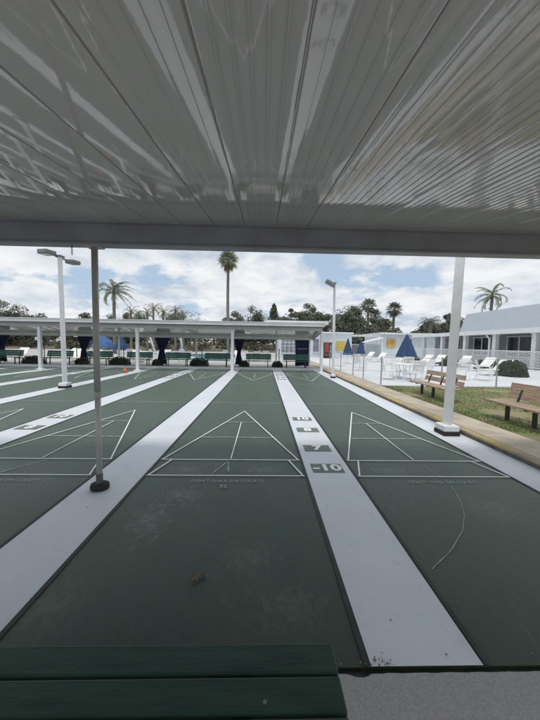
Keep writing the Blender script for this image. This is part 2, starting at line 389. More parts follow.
# near slab, kerbs, border
slab = MB()
nx = 1100
top = []
for i in range(nx+1):      # chipped front edge
    x = -18+i*(18+5.2)/nx
    d = .0012*math.sin(i*.9)+.0015*random.random()+max(0, math.sin(i*.081)+math.sin(i*.223+1)+.5*math.sin(i*.61)-1.55)*.022
    top.append((x, Y0-.030-d))
vs = [(x, y, .006) for x, y in top]+[(x, y+.004, -.019) for x, y in top]+[(x, -8, .006) for x, y in top]
fs = []
n_ = nx+1
for i in range(nx): fs += [(i, i+1, n_+i+1, n_+i), (2*n_+i, 2*n_+i+1, i+1, i)]
struct(MB().add(vs, fs), 'concrete_floor', 'slab')
struct(MB().sheet(-18, 5.2, Y0-.08, Y0, -.012), 'floor_gap', 'edge_dark')
kb = MB().box(((XR+3.875)/2, 8, .035), (3.875-XR, 34, .13), bev=.018)
struct(kb, 'kerb', 'yellow_curb')
struct(MB().box((XR+.004, 8, .03), (.012, 33.8, .07)), 'kerb_base', 'curb_side')
sw = MB()
yy = -9.0
while yy < 26:
    sw.box((4.215, yy+.75, .045), (.67, 1.492, .11), bev=.008); yy += 1.5
struct(sw, 'sidewalk', 'sidewalk')
struct(MB().sheet(4.55, 30, -10, 10.36, .085), 'lawn', 'lawn')
dk = MB().box((17.28, 29.4, .04), (25.4, 38, .12))
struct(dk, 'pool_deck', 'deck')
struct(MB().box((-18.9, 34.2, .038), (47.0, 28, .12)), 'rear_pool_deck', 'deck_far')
struct(MB().box((-13.5, Y1+1.5, .02), (35.0, 2.9, .13), bev=.02), 'concrete_pad', 'slab_far')
struct(MB().box((-13.5, Y1+.045-.06, .05), (34.8, .09, .15), bev=.015), 'back_kerb', 'fascia')
struct(MB().sheet(-9.6, -3.2, 24.5, 38, .104), 'pool_water', 'water')
bank = MB(); ny = 10
for i in range(81):
    for j in range(ny+1):
        x = -90+i*1.75; t = j/ny; bank.v.append((x, 49+t*11, -.02+.95*t*t*(3-2*t)+.25*math.sin(x*.7+j)*t))
for i in range(80):
    for j in range(ny): a = i*(ny+1)+j; bank.f.append((a, a+ny+1, a+ny+2, a+1))
struct(bank, 'earth_bank', 'earth', smooth=True)

# grass tufts on the lawn
gb = MB()
for _ in range(42000):
    x = 4.56+random.random()**1.5*9; y = random.uniform(2.2, 10.34)
    if math.sin(x*2.1+1.3*math.sin(y*1.7))+math.sin(y*2.9+x) < -1.25: continue
    h = random.uniform(.015, .05); a = random.uniform(0, 6.28); w = .004+.003*random.random(); dx_, dy_ = math.cos(a)*w, math.sin(a)*w
    lx, ly = random.gauss(0, .018), random.gauss(0, .018)
    gb.add([(x-dx_, y-dy_, .084), (x+dx_, y+dy_, .084), (x+lx, y+ly, .084+h)], [(0, 1, 2)])
struct(gb, 'lawn_grass', 'grass_blade', kind='stuff')

# ------------------------------------------------------------------ shelters
SL = .18
def shelter(root, x0, x1, yb, dirn, detail, post_x, posts_back, near, ZB=2.86):
    """yb: line of the front beam; dirn=-1 roof falls away towards -Y (near one), +1 falls towards +Y"""
    zc = lambda y: ZB-SL*abs(y-yb) if (y-yb)*dirn > 0 else ZB+SL*abs(y-yb)
    yf = yb-dirn*(.50 if near else .34); ybk = yb+dirn*3.25
    # ribbed ceiling
    mb = MB(); panel = .32; xs = []
    rnd = random.Random(5)
    p0 = math.floor((x0-.11)/panel); p1 = math.ceil((x1-.11)/panel)
    prof = []
    for p in range(p0, p1):
        xa = .11+p*panel
        tilt = rnd.uniform(-.012, .012); flat = rnd.random() < .25
        amp = (rnd.uniform(.00008, .00013) if -.7 < xa < .35 else rnd.uniform(.00028, .00042)) if near else .0004
        if near and -.7 < xa < .35: tilt *= .15
        if near and -2.2 < xa < -.6: flat = True
        if near and xa > -.6: flat = False
        n = 6
        sd_ = .012 if (p <= 0 or not near) else -.0052
        prof.append((xa, sd_)); prof.append((xa+.003, sd_)); prof.append((xa+.006, 0.0))
        for s_ in range(n):
            a = xa+.006+(panel-.012)*s_/n; b = xa+.006+(panel-.012)*(s_+1)/n
            ph_ = rnd.uniform(0, 6.3); wv_ = rnd.uniform(4.5, 9.0); wa_ = 0 if (flat or not near) else rnd.uniform(.00003, .00012)
            st = tilt+(0 if flat else rnd.uniform(-.003, .003)*(.4 if near and -.7 < xa < .35 else 1))
            for t in (0.06, .3, .5, .7, .94):
                x = a+(b-a)*t; conv = (0.0 if flat else -amp*4*t*(1-t))
                bow = -.0038*(1-((x-xa-.16)/.16)**2) if (flat and near) else (-.0012*(1-((x-xa-.16)/.16)**2) if near and xa > .35 else 0)
                prof.append((x, bow+conv+(x-xa-.16)*tilt+(t-.5)*(b-a)*(st-tilt), ph_, wv_, wa_))
            if s_ < n-1 and not flat: prof.append((b-.0024, -.0052)); prof.append((b+.0024, -.0052))
        prof.append((xa+panel-.006, 0.0)); prof.append((xa+panel-.003, sd_))
    nyy = 90 if near else 6
    o = 0; npf = len(prof)
    for j in range(nyy+1):
        y = yf+(ybk-yf)*j/nyy
        for i, pr_ in enumerate(prof):
            x, dz = pr_[0], pr_[1]
            if len(pr_) > 2: dz += pr_[4]*math.sin(y*pr_[3]*2+pr_[2])
            w = .0 if not near else .0009*math.sin(y*4.3+math.floor((x-.11)/panel)*2.4)
            mb.v.append((x, y, zc(y)+dz+w))
    for j in range(nyy):
        for i in range(npf-1): a = j*npf+i; mb.f.append((a, a+1, a+npf+1, a+npf))
    mb.build('ceiling', 'ceil', root)
    xa, xb = .11+p0*panel, .11+p1*panel
    top = MB(); T = .05
    top.add([(x, y, zc(y)+.02+dz) for dz in (0, T) for x in (xa, xb) for y in (yf, ybk)], [(0, 1, 3, 2), (4, 6, 7, 5), (0, 4, 5, 1), (2, 3, 7, 6), (0, 2, 6, 4), (1, 5, 7, 3)])
    top.build('roof', 'roof_out', root)
    # gutter fascia along the high edge and along the low edge
    fa = MB()
    zf = zc(yf)
    fa.box(((xa+xb)/2, yf-dirn*.035, zf+(.05 if near else .02)), (xb-xa+.1, .07, .20), bev=.012)
    fa.box(((xa+xb)/2, yf-dirn*.05, zf+(.165 if near else .115)), (xb-xa+.12, .10, .03), bev=.006)
    fa.box(((xa+xb)/2, ybk+dirn*.03, zc(ybk)+.01), (xb-xa+.1, .06, .16), bev=.012)
    fa.build('fascia', 'fascia', root)
    if not near: MB().box(((xa+xb)/2, yf+.02, zf-.115), (xb-xa+.06, .05, .065), bev=.006).build('shadow_strip', 'lamp_grey', root)  # dark grey strip added as the painted shadow line beneath the far fascia
    bm_ = MB()
    zb = ZB-.005
    bm_.box(((xa+xb)/2, yb, zb-.105), (xb-xa-.04, .05, .205), bev=.006)
    bm_.box(((xa+xb)/2, yb+.0*dirn, zb-.222), (xb-xa-.04, .12, .022), bev=.004)
    bm_.box(((xa+xb)/2, yb+.05*dirn, zb-.008), (xb-xa-.04, .05, .012), bev=.003)
    bm_.build('beam', 'beam' if near else 'fascia', root)
    bb = MB().box(((xa+xb)/2, ybk-dirn*.35, zc(ybk-dirn*.35)-.1), (xb-xa-.1, .06, .17), bev=.005)
    bb.build('rear_beam', 'beam' if near else 'fascia', root)
    for x in post_x:
        if near:
            P = MB().tube([(x, yb, 1.06), (x, yb, 2.63)], .0315, 20).build('post', 'galv', root, smooth=False)
            for p in P.data.polygons: p.use_smooth = len(p.vertices) == 4
            q = MB().tube([(x+.004, yb, .17), (x+.002, yb, 1.03)], .0298, 20).build('lower_tube', 'galv', P)
            for p in q.data.polygons: p.use_smooth = len(p.vertices) == 4
            MB().tube([(x, yb, 1.015), (x, yb, 1.035), (x, yb, 1.065), (x, yb, 1.08)], [.032, .0355, .0355, .033], 20).build('collar', 'galv', P)
            MB().tube([(x+.004, yb, .03), (x+.004, yb, .172)], .034, 20).build('sleeve', 'galv_dark', P)
            MB().lathe((x+.006, yb, .0), [(.085, .0), (.098, .012), (.1, .04), (.094, .062), (.075, .072)], 24, 1.0, .8).build('rubber_foot', 'rubber', P)
            MB().box((x, yb, 2.615), (.16, .11, .018), bev=.003).build('bracket', 'galv', P)
        else:
            P = MB().box((x, yb, ZB/2-.1), (.16, .16, ZB-.26), bev=.012).build('post', 'white_paint', root)
            MB().box((x, yb, .035), (.36, .3, .06), bev=.015).build('base_plate', 'white_paint', P)
    for x in posts_back:
        MB().box((x, ybk-dirn*.35, 1.02), (.10, .10, 2.0), bev=.01).build('rear_post', 'white_paint', root)
    return zc, yf, ybk

s1 = thing('court_shelter', 'open shelter roof overhead, glossy grey ribbed ceiling with dark front beam on a grey pole', 'shelter', group=None)
shelter(s1, -9, 5.2, 2.96, -1, True, (-1.79-5.2, -1.79, 3.42), (), True)
hk = MB().tube([(-2.02, 2.955, 2.63), (-2.02, 2.955, 2.60)], .006, 8)
for i in range(3): hk.tube([(-2.02+.008*math.cos(t*.9)*(1 if i % 2 else 0), 2.955+.008*math.cos(t*.9)*(0 if i % 2 else 1), 2.592-i*.026+.015*math.sin(t*.9)) for t in range(8)], .0028, 6)
hk.build('hook', 'galv_dark', s1)
s2 = thing('court_shelter', 'long low white shelter roof on slim white posts at the far end of the courts', 'shelter')
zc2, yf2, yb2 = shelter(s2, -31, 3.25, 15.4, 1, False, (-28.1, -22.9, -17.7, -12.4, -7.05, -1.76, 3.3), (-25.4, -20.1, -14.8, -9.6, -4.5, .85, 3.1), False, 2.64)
MB().prism([(yf2, zc2(yf2)+.03), (yb2, zc2(yb2)+.03), (yb2, zc2(yb2)-.12), (yf2, zc2(yf2)-.12)], 'x', 3.27, 3.31).build('gable_trim', 'white_paint', s2)
MB().bar((3.3, 15.5, 2.4), (3.3, 18.2, 1.95), .06, .05).build('brace', 'dark_metal', s2)
MB().box((1.95, 17.4, 2.90), (3.6, 3.2, .20), bev=.02).build('raised_roof', 'fascia', s2)

# ------------------------------------------------------------------ floodlight posts
def flood_post(label, x, y, h, w, heads, lean=(0, 0), basemat=True):
    t = thing('floodlight_post', label, 'lamp post', (x, y, 0), 0, 'white floodlight posts around the courts')
    def P(z): return (lean[0]*z, lean[1]*z, z)
    p = MB().tube([P(.1), P(h)], [w/2*1.18, w/2*1.05], 4).build('post', 'white_paint', t)
    b = MB().box((0, 0, .135), (w*1.75, w*1.75, .11), bev=.02).build('base', 'white_paint', t)
    MB().box((0, 0, .045), (w*1.85, w*1.85, .075), bev=.01).build('base_mat', 'rubber', b)
    MB().box(P(h+.02), (w*1.3, w*1.3, .05), bev=.008).build('cap', 'lamp_grey', p)
    for (dx, dy, rz, tilt, s, dz) in heads:
        c = Vector(P(h-.02))+Vector((dx, dy, dz)); q = Matrix.Rotation(rz, 3, 'Z') @ Matrix.Rotation(tilt, 3, 'X')
        hd = MB().box(c, (.36*s, .46*s, .15*s), q, bev=.03).build('floodlight', 'lamp_grey', t)
        MB().box(c+q @ Vector((0, 0, -.078*s)), (.30*s, .42*s, .012), q, bev=.003).build('lens', 'lens', hd)
        MB().bar(Vector(P(h-.03)), c, .045).build('arm', 'lamp_grey', hd)
    return t
flood_post('tall white square floodlight post with two grey lamps, at the left between the courts', -6.81, 9.45, 4.42, .155, [(-.27, -.20, 1.2, .06, .95, .10), (.22, .30, -2.0, -.08, .85, -.06)], (-.012, 0))
flood_post('thick white floodlight post on a black base mat in front of the brown slatted bench', 3.46, 4.94, 4.6, .165, [(-.42, 0, 1.5, .3, 1.0, 0), (.42, 0, -1.5, .3, 1.0, 0)], (.022, 0))
flood_post('slim white floodlight post with one grey lamp, at the far right corner of the court', 3.46, 13.34, 4.62, .12, [(-.24, -.1, 1.45, .5, 1.05, 0)], (-.012, 0))

# ------------------------------------------------------------------ benches
def make_board_bench():
    t = thing('bench', 'green painted plank bench seat at the bottom edge in front of the viewer', 'bench', (0, 0, .006))
    zt = .444
    for y, d in ((.958, .098), (.850, .098), (.742, .098)):
        MB().box((-.86, y, zt-.019), (2.30, d, .038), bev=.006).build('seat_slat', 'green_board', t)
    for x in (-1.8, -.05):
        MB().box((x, .85, .384), (.06, .28, .04), bev=.004).build('support', 'dark_metal', t)
        for y in (.74, .96): MB().bar((x, y, 0), (x, y+(.85-y)*.2, .364), .04).build('leg', 'dark_metal', t)
    for x, y in ((-1.8, .958), (-1.8, .850), (.022, .830)): MB().lathe((x, y, zt-.001), [(.007, 0), (.006, .003), (.002, .004)], 10).build('bolt', 'galv_dark', t)
    return t
make_board_bench()

def make_green_bench(label, x, y):
    t = thing('bench', label, 'bench', (x, y, .085), 0, 'green benches under the far shelter')
    for i in range(3): MB().box((0, -.10+i*.13, .43), (1.68, .115, .035), bev=.006).build('seat_slat', 'bench_green', t)
    q = Matrix.Rotation(R(-12), 3, 'X')
    for i in range(3): MB().box((0, .25+i*.032, .56+i*.13), (1.68, .03, .125), q, bev=.006).build('back_slat', 'bench_green', t)
    for sx_ in (-.62, .62):
        f = MB().bar((sx_, -.12, 0), (sx_, -.12, .41), .045).bar((sx_, .20, 0), (sx_, .20, .41), .045).bar((sx_, -.13, .405), (sx_, .24, .405), .045).bar((sx_, .22, .41), (sx_, .345, .90), .04)
        f.build('leg_frame', 'dark_metal', t)
    return t
g0 = make_green_bench('green slatted bench under the far shelter, rightmost, in front of the untied navy curtain', 2.15, 17.85)
GL = [(-.33, 'green slatted bench, second from the right, behind the numbered white strip'),
      (-3.05, 'green slatted bench just left of the post where the wide white strip ends'),
      (-5.65, 'green slatted bench beside the tied navy curtain, nothing white or leafy hiding its legs'),
      (-8.15, 'green slatted bench behind the white shelter post near the orange ball'),
      (-10.75, 'green slatted bench seen just behind the grey pole, under light blue umbrella'),
      (-13.3, 'green slatted bench behind the tall white floodlight post at the left'),
      (-16.5, 'green slatted bench at the far left under the leftmost navy curtain in view')]
for x, l in GL: dup(g0, (x, 17.85, .085), 0, l)

def make_brown_bench(label, x, y, wide):
    t = thing('slatted_bench', label, 'bench', (x, y, .085), 0, 'brown wooden benches on the lawn')
    Ln = 1.95; t.scale = (.95, .95, .95)
    for i in range(3): MB().box((-.19+i*.155, 0, .40), (.14, Ln, .042), bev=.006).build('seat_plank', 'bench_wood', t)
    q = Matrix.Rotation(R(13), 3, 'Y')
    for i in range(2): MB().box((.29+i*.042, 0, .55+i*.19), (.04, Ln-.12, .165 if wide else .145), q, bev=.006).build('back_plank', 'bench_wood', t)
    for yy_ in (-.62, 0.0, .62):
        f = MB().bar((.0, yy_, 0), (.0, yy_, .375), .07, .05).bar((-.22, yy_, .365), (.25, yy_, .365), .05, .03).bar((.20, yy_, .37), (.34, yy_, .76), .035, .03)
        f.build('leg', 'dark_metal', t)
    return t
make_brown_bench('brown wooden bench on the lawn with its near end behind the white floodlight post', 5.2, 8.12, False)
make_brown_bench('brown wooden bench cut off by the right edge of the photo', 5.25, 5.05, True)

# ------------------------------------------------------------------ curtains
def curtain(label, x, wt, tied, seed):
    rnd = random.Random(seed); mb = MB(); nu, nv = 60, 30; zt, zb = 2.02, .18
    ph = rnd.uniform(0, 6)
    for j in range(nv+1):
        v = j/nv
        if tied:
            k = .50+.04*rnd.random()*0
            w = wt*(.25+.75*((k-v)/k)**.75) if v < k else wt*(.25+.38*((v-k)/(1-k))**.8)
            dep = .05 if v < .05 else .05+.05*math.exp(-((v-k)/.2)**2)
            sh = -.06*wt*math.sin(v*2)
        else: w = wt*(1-.06*math.sin(v*3)); dep = .03; sh = .03*v
        for i in range(nu+1):
            u = i/nu-.5
            mb.v.append((x+sh+u*w, 18.42+dep*math.sin(u*34+ph+math.sin(v*3+u*5))*(.6+.4*math.sin(i*.7)), zt+(zb-zt)*v+.02*math.sin(u*9+ph)*v))
    for j in range(nv):
        for i in range(nu): a = j*(nu+1)+i; mb.f.append((a, a+1, a+nu+2, a+nu+1))
    t = thing('curtain', label, 'curtain', (0, 0, 0), 0, 'navy shade curtains hung under the far shelter')
    c = mb.build('cloth', 'navy', t, smooth=True)
    md = c.modifiers.new('thick', 'SOLIDIFY'); md.thickness = .006
    MB().tube([(x-wt/2-.05, 18.42, 2.05), (x+wt/2+.05, 18.42, 2.05)], .018, 8).build('rail', 'dark_metal', t)
    if tied: MB().lathe((x-.05*wt, 18.42, 2.02-.5*1.84-.03), [(wt*.14, 0), (wt*.15, .03), (wt*.14, .06)], 18, 1, .75).build('tie', 'navy', t)
    else:
        s_ = MB(); [s_.line((0, 0), (1, 0), 1, 0) for _ in ()]; 
        MB().bar((x-.36, 18.375, 1.32), (x+.34, 18.365, 1.36), .012, .02).build('cord', 'white_metal', t)
    return t
curtain('navy curtain hanging wide and untied beside the rightmost green bench', 2.62, 1.0, False, 3)
curtain('navy tied curtain close behind the post where the wide white strip ends', -1.62, .80, True, 5)
curtain('navy curtain tied into an hourglass, in the clear left of a green bench', -6.75, 1.1, True, 7)
curtain('navy curtain tied at the middle, just left of the grey pole', -11.9, .95, True, 9)
curtain('navy curtain tied at the middle, at the far left of the far shelter', -17.2, .85, True, 11)

# ------------------------------------------------------------------ ball and debris
t = tag(MB().lathe((0, 0, .12), [(.12*math.sin(math.pi*i/14)+.0005, -.12*math.cos(math.pi*i/14)) for i in range(15)], 24).build('ball', 'ball', smooth=True, loc=(-7.15, 14.2, .004)), 'orange ball lying on the far end of the green court', 'ball')
db = thing('dry_leaf', 'curled brown scraps of dry leaf on the dark court in front of the green bench', 'leaf debris', (-.42, 1.80, .004), .3)
rnd = random.Random(2)
for i, (x, y, a, l) in enumerate([(-.03, -.005, 1.0, .075), (-.008, .0, 1.25, .06), (.02, .012, .5, .055), (.036, .006, 2.4, .05), (-.04, -.02, .7, .04)]):
    mb = MB()
    for j in range(9):
        u = j/8-.5; w = .007*(1-(2*u)**2)+.001
        for k in range(5):
            b = (k/4-.5)*3.6
            px_, py_, pz = u*l, w*math.sin(b), .013*(1-(2*u)**2)+w*(1-math.cos(b))*.8+.002
            mb.v.append((x+px_*math.cos(a)-py_*math.sin(a), y+px_*math.sin(a)+py_*math.cos(a), pz))
    for j in range(8):
        for k in range(4): q = j*5+k; mb.f.append((q, q+1, q+6, q+5))
    mb.build('leaf_curl', 'dead_leaf', db, smooth=True)

gr = MB(); rg = random.Random(12)
for i in range(90):
    x = rg.uniform(-2.2, 3.5) if i > 26 else rg.gauss(.62, .03); y = Y0+abs(rg.gauss(0, .03)) if i < 60 else rg.uniform(1.4, 3.4)
    r_ = rg.uniform(.0012, .0038); a = rg.uniform(0, 3)
    gr.box((x, y, .006+r_*.5), (r_*2.4, r_*1.5, r_), Matrix.Rotation(a, 3, 'Z'))
struct(gr, 'grit', 'dead_leaf', kind='stuff')

# ------------------------------------------------------------------ umbrellas
def umbrella(label, x, y, mk_, spread, ztop, zlow, open_=False, group='blue umbrellas by the pool'):
    t = thing('patio_umbrella', label, 'umbrella', (x, y, .1), 0, group)
    n = 32; ztop -= .1; zlow -= .1
    if open_:
        prof = [(spread, zlow), (spread*.72, zlow+(ztop-zlow)*.42), (spread*.38, zlow+(ztop-zlow)*.75), (.03, ztop)]
        wob = lambda k, z: 1-.07*(k % 4 == 2)-.035*(k % 4 in (1, 3))
    else:
        prof = [(spread, zlow), (spread*.93, zlow+.05), (spread*.66, zlow+(ztop-zlow)*.36), (spread*.36, zlow+(ztop-zlow)*.68), (.05, ztop-.05), (.02, ztop)]
        wob = lambda k, z: 1-.22*(k % 4 == 2)-.1*(k % 4 in (1, 3))
    MB().lathe((0, 0, 0), prof, n, 1, 1, wob).build('canopy', mk_, t)
    MB().tube([(0, 0, 0), (0, 0, ztop+.09)], .024, 10).build('pole', 'white_metal', t)
    MB().lathe((0, 0, 0), [(.24, 0), (.24, .05), (.06, .09), (.05, .2)], 20).build('base', 'white_metal', t)
    return t
umbrella('big folded navy blue umbrella by the white chairs in front of the low building', 8.5, 16, 'umb_blue', .66, 2.36, .98)
umbrella('smaller folded blue umbrella beside the yellow panel on the white building', 6.85, 22, 'umb_blue', .45, 2.2, .86)
umbrella('smaller folded blue umbrella in front of the gap between the two white buildings', 8.65, 24, 'umb_blue', .45, 2.16, .9)
umbrella('pale blue open umbrella partly hidden by the grey pole', -13.95, 24, 'umb_light', 1.0, 2.22, 1.05, True)
umbrella('bright blue half folded umbrella right of the grey pole', -12.4, 24, 'umb_blue', .72, 2.16, .9)

# ------------------------------------------------------------------ loungers, chairs, tables
def make_lounger():
    t = thing('sun_lounger', '', 'lounger', (0, 0, 0), 0, 'white sun loungers on the pool deck')
    f = MB()
    for s_ in (-.3, .3):
        f.tube([(s_, -.95, .32), (s_, .35, .32)], .02, 8); f.tube([(s_, .35, .32), (s_, 1.0, .86)], .02, 8)
    f.tube([(-.3, -.95, .32), (.3, -.95, .32)], .02, 8); f.tube([(-.3, 1.0, .86), (.3, 1.0, .86)], .02, 8)
    f.build('frame', 'white_metal', t)
    for s_ in (-.3, .3):
        MB().tube([(s_, -.7, .32), (s_, -.8, 0)], .02, 8).build('leg', 'white_metal', t)
        MB().tube([(s_, .3, .32), (s_, .55, 0)], .02, 8).build('leg', 'white_metal', t)
        MB().tube([(s_, .8, .68), (s_, .55, .02)], .014, 8).build('strut', 'white_metal', t)
    MB().box((0, -.30, .335), (.56, 1.26, .018), bev=.004).build('seat', 'sling', t)
    a = math.atan2(.54, .65)
    MB().box((0, .675, .603), (.56, .80, .018), Matrix.Rotation(a, 3, 'X'), bev=.004).build('backrest', 'sling', t)
    return t
lo0 = make_lounger()
lo0['label'] = 'white sun lounger with raised back just left of the round bush, nearest of its row'
lo0.location = (13.0, 14.9, .1); lo0.rotation_euler = (0, 0, R(-72))
for x, y, rz, l in [(14.4, 17.6, -70, 'white sun lounger second in the row left of the round bush, its back raised high'),
                    (15.2, 20.6, -65, 'white sun lounger third in the row, just right of the thick white floodlight post'),
                    (13.9, 21.6, -60, 'white sun lounger with its back just left of the thick white floodlight post'),
                    (12.6, 21.4, -68, 'white sun lounger right of the big folded navy umbrella, behind the brown bench'),
                    (11.6, 23.6, -66, 'white sun lounger partly behind the right side of the big folded navy umbrella'),
                    (10.9, 25.8, -62, 'white sun lounger behind the middle of the big folded navy umbrella'),
                    (10.9, 28.6, -60, 'white sun lounger below the orange and yellow sign, farthest of its row')]:
    dup(lo0, (x, y, .1), R(rz), l)
LG = 'white loungers beyond the far shelter'
for x, y, rz, l in [(-20.2, 23, 20, 'white lounger at the far left edge beyond the far shelter'),
                    (-17.4, 24, -30, 'white lounger right of the leftmost navy curtain'),
                    (-14.6, 22.4, 60, 'white lounger left of the small white sign, beyond the shelter'),
                    (-14.3, 21.0, 25, 'white lounger just right of the tall left floodlight post'),
                    (-13.2, 20.6, -20, 'white lounger between tall left floodlight post and grey pole'),
                    (-11.9, 21.4, -160, 'white lounger just right of the grey pole, below the pale blue umbrella'),
                    (-9.6, 21, 30, 'white lounger under the bright blue half folded umbrella'),
                    (-8.9, 23.6, -25, 'white lounger left of the post near the orange ball'),
                    (-6.2, 22, 150, 'white lounger right of the hourglass shaped navy curtain'),
                    (-2.2, 25, 15, 'white lounger beside the pool right of the second tied curtain'),
                    (-.9, 24, 200, 'white lounger left of the rear shelter post beyond the numbered strip')]:
    dup(lo0, (x, y, .1), R(rz), l, LG)

def make_chair():
    t = thing('patio_chair', '', 'chair', (0, 0, 0), 0, 'white patio chairs on the pool deck')
    for sx_, sy_ in ((-.24, -.24), (.24, -.24)): MB().tube([(sx_, sy_-.03, 0), (sx_, sy_, .64)], .018, 8).build('leg', 'white_metal', t)
    for sx_ in (-.24, .24): MB().tube([(sx_, .30, 0), (sx_, .2, .42), (sx_, .34, .95)], .018, 8).build('leg', 'white_metal', t)
    MB().box((0, -.02, .42), (.48, .46, .02), bev=.005).build('seat', 'sling', t)
    s_ = MB()
    for i in range(6): s_.bar((-.24, .215+i*.024, .50+i*.085), (.24, .215+i*.024, .50+i*.085), .016, .05)
    s_.build('backrest', 'sling', t)
    for sx_ in (-.25, .25): MB().bar((sx_, -.26, .65), (sx_, .26, .67), .04, .025).build('armrest', 'white_metal', t)
    return t
ch0 = make_chair(); ch0['label'] = 'white patio chair just behind the fence, left of the white table'
ch0.location = (5.75, 12.3, .1); ch0.rotation_euler = (0, 0, R(80))
for x, y, rz, l in [(7.55, 12.5, -95, 'white patio chair right of the white table behind the fence'),
                    (6.7, 13.3, 5, 'white patio chair on the far side of the white table behind the fence'),
                    (6.5, 11.5, 185, 'white patio chair at the near side of the white table, nearest the fence'),
                    (7.9, 14.6, -30, 'white patio chair below the big folded navy umbrella'),
                    (9.4, 12.6, 160, 'white patio chair behind the brown bench, left of the thick white floodlight post'),
                    (10.3, 12.4, 60, 'white patio chair just right of the thick white floodlight post, on its own'),
                    (5.9, 16.5, 120, 'white patio chair between the fence and the two smaller umbrellas'),
                    (6.6, 18.2, 30, 'white patio chair in front of the smaller umbrella by the yellow panel'),
                    (5.6, 19.6, 60, 'white patio chair in front of the red vending machine')]:
    dup(ch0, (x, y, .1), R(rz), l)
for x, y, rz, l in [(-15.9, 25.5, 10, 'white patio chair by the small white sign beyond the shelter'),
                    (-10.9, 22.5, 200, 'white patio chair left of the table under the bright blue umbrella'),
                    (-9.1, 22.8, 90, 'white patio chair right of the table under the bright blue umbrella'),
                    (-7.6, 21.8, 40, 'white patio chair left of the hourglass shaped navy curtain'),
                    (-7.2, 24.6, 170, 'white patio chair at the near left corner of the pool'),
                    (-3.0, 23.0, 150, 'white patio chair at the near right corner of the pool'),
                    (-1.4, 21.6, 20, 'white patio chair right behind the second tied navy curtain'),
                    (.1, 22.6, 200, 'white patio chair beyond the second green bench from the right')]:
    dup(ch0, (x, y, .1), R(rz), l, 'white patio chairs beyond the far shelter')
def make_table(label, x, y):
    t = thing('patio_table', label, 'table', (x, y, .1), 0)
    MB().lathe((0, 0, .70), [(.56, 0), (.58, .015), (.57, .03)], 28).build('tabletop', 'white_metal', t)
    for a in range(4):
        c, s_ = math.cos(a*math.pi/2+.7), math.sin(a*math.pi/2+.7)
        MB().tube([(c*.42, s_*.42, 0), (c*.3, s_*.3, .4), (c*.4, s_*.4, .70)], .02, 8).build('leg', 'white_metal', t)
    return t
make_table('round white patio table behind the fence with white chairs around it', 6.65, 12.4)
make_table('round white patio table under the bright blue half folded umbrella', -10.0, 22.9)

# ------------------------------------------------------------------ fences
def fence(label, a, b, posts, h=1.08, z0=.1, wires=True, r=.02, post_m='fence_metal', step=.075):
    a, b = Vector(a), Vector(b); d = (b-a).normalized(); Ln = (b-a).length
    t = thing('chain_link_fence', label, 'fence', (a.x, a.y, z0), math.atan2(d.y, d.x))
    for s_ in posts:
        MB().tube([(s_, 0, 0), (s_, 0, h+.03), (s_, 0, h+.055)], [r*1.25, r*1.25, r*.4], 10).build('post', post_m, t)
    MB().tube([(0, 0, h), (Ln, 0, h)], r*.45, 8).build('top_rail', 'wire' if wires else post_m, t)
    if wires:
        w = MB(); hh = h-.02; z_ = .03
        n = int((Ln+hh)/step)
        for i in range(n):
            s0 = i*step-hh
            for sg in (1, -1):
                x0, x1 = s0, s0+hh
                za, zb = (z_, hh) if sg == 1 else (hh, z_)
                ca, cb = max(x0, 0), min(x1, Ln)
                if cb-ca < .02: continue
                za2 = za+(zb-za)*(ca-x0)/hh; zb2 = za+(zb-za)*(cb-x0)/hh
                w.bar((ca, sg*.001, za2), (cb, sg*.001, zb2), .0013)
        w.build('mesh', 'wire', t)
    return t
fence('low chain link fence running away beside the sidewalk along the pool deck', (4.62, 10.5), (4.62, 19), [.0, 1.9, 3.35, 5.6, 8.3], step=.09)
fence('low chain link fence crossing behind the lawn and the brown benches', (4.62, 10.42), (20, 10.42), [2.35, 4.55, 6.8, 9.0, 11.3, 13.6], step=.09)
fence('low wire fence behind the green benches under the far shelter', (-29, 19.1), (3.4, 19.1), [i*2.7+.4 for i in range(12)], h=1.15, r=.022, post_m='dark_metal', wires=False)

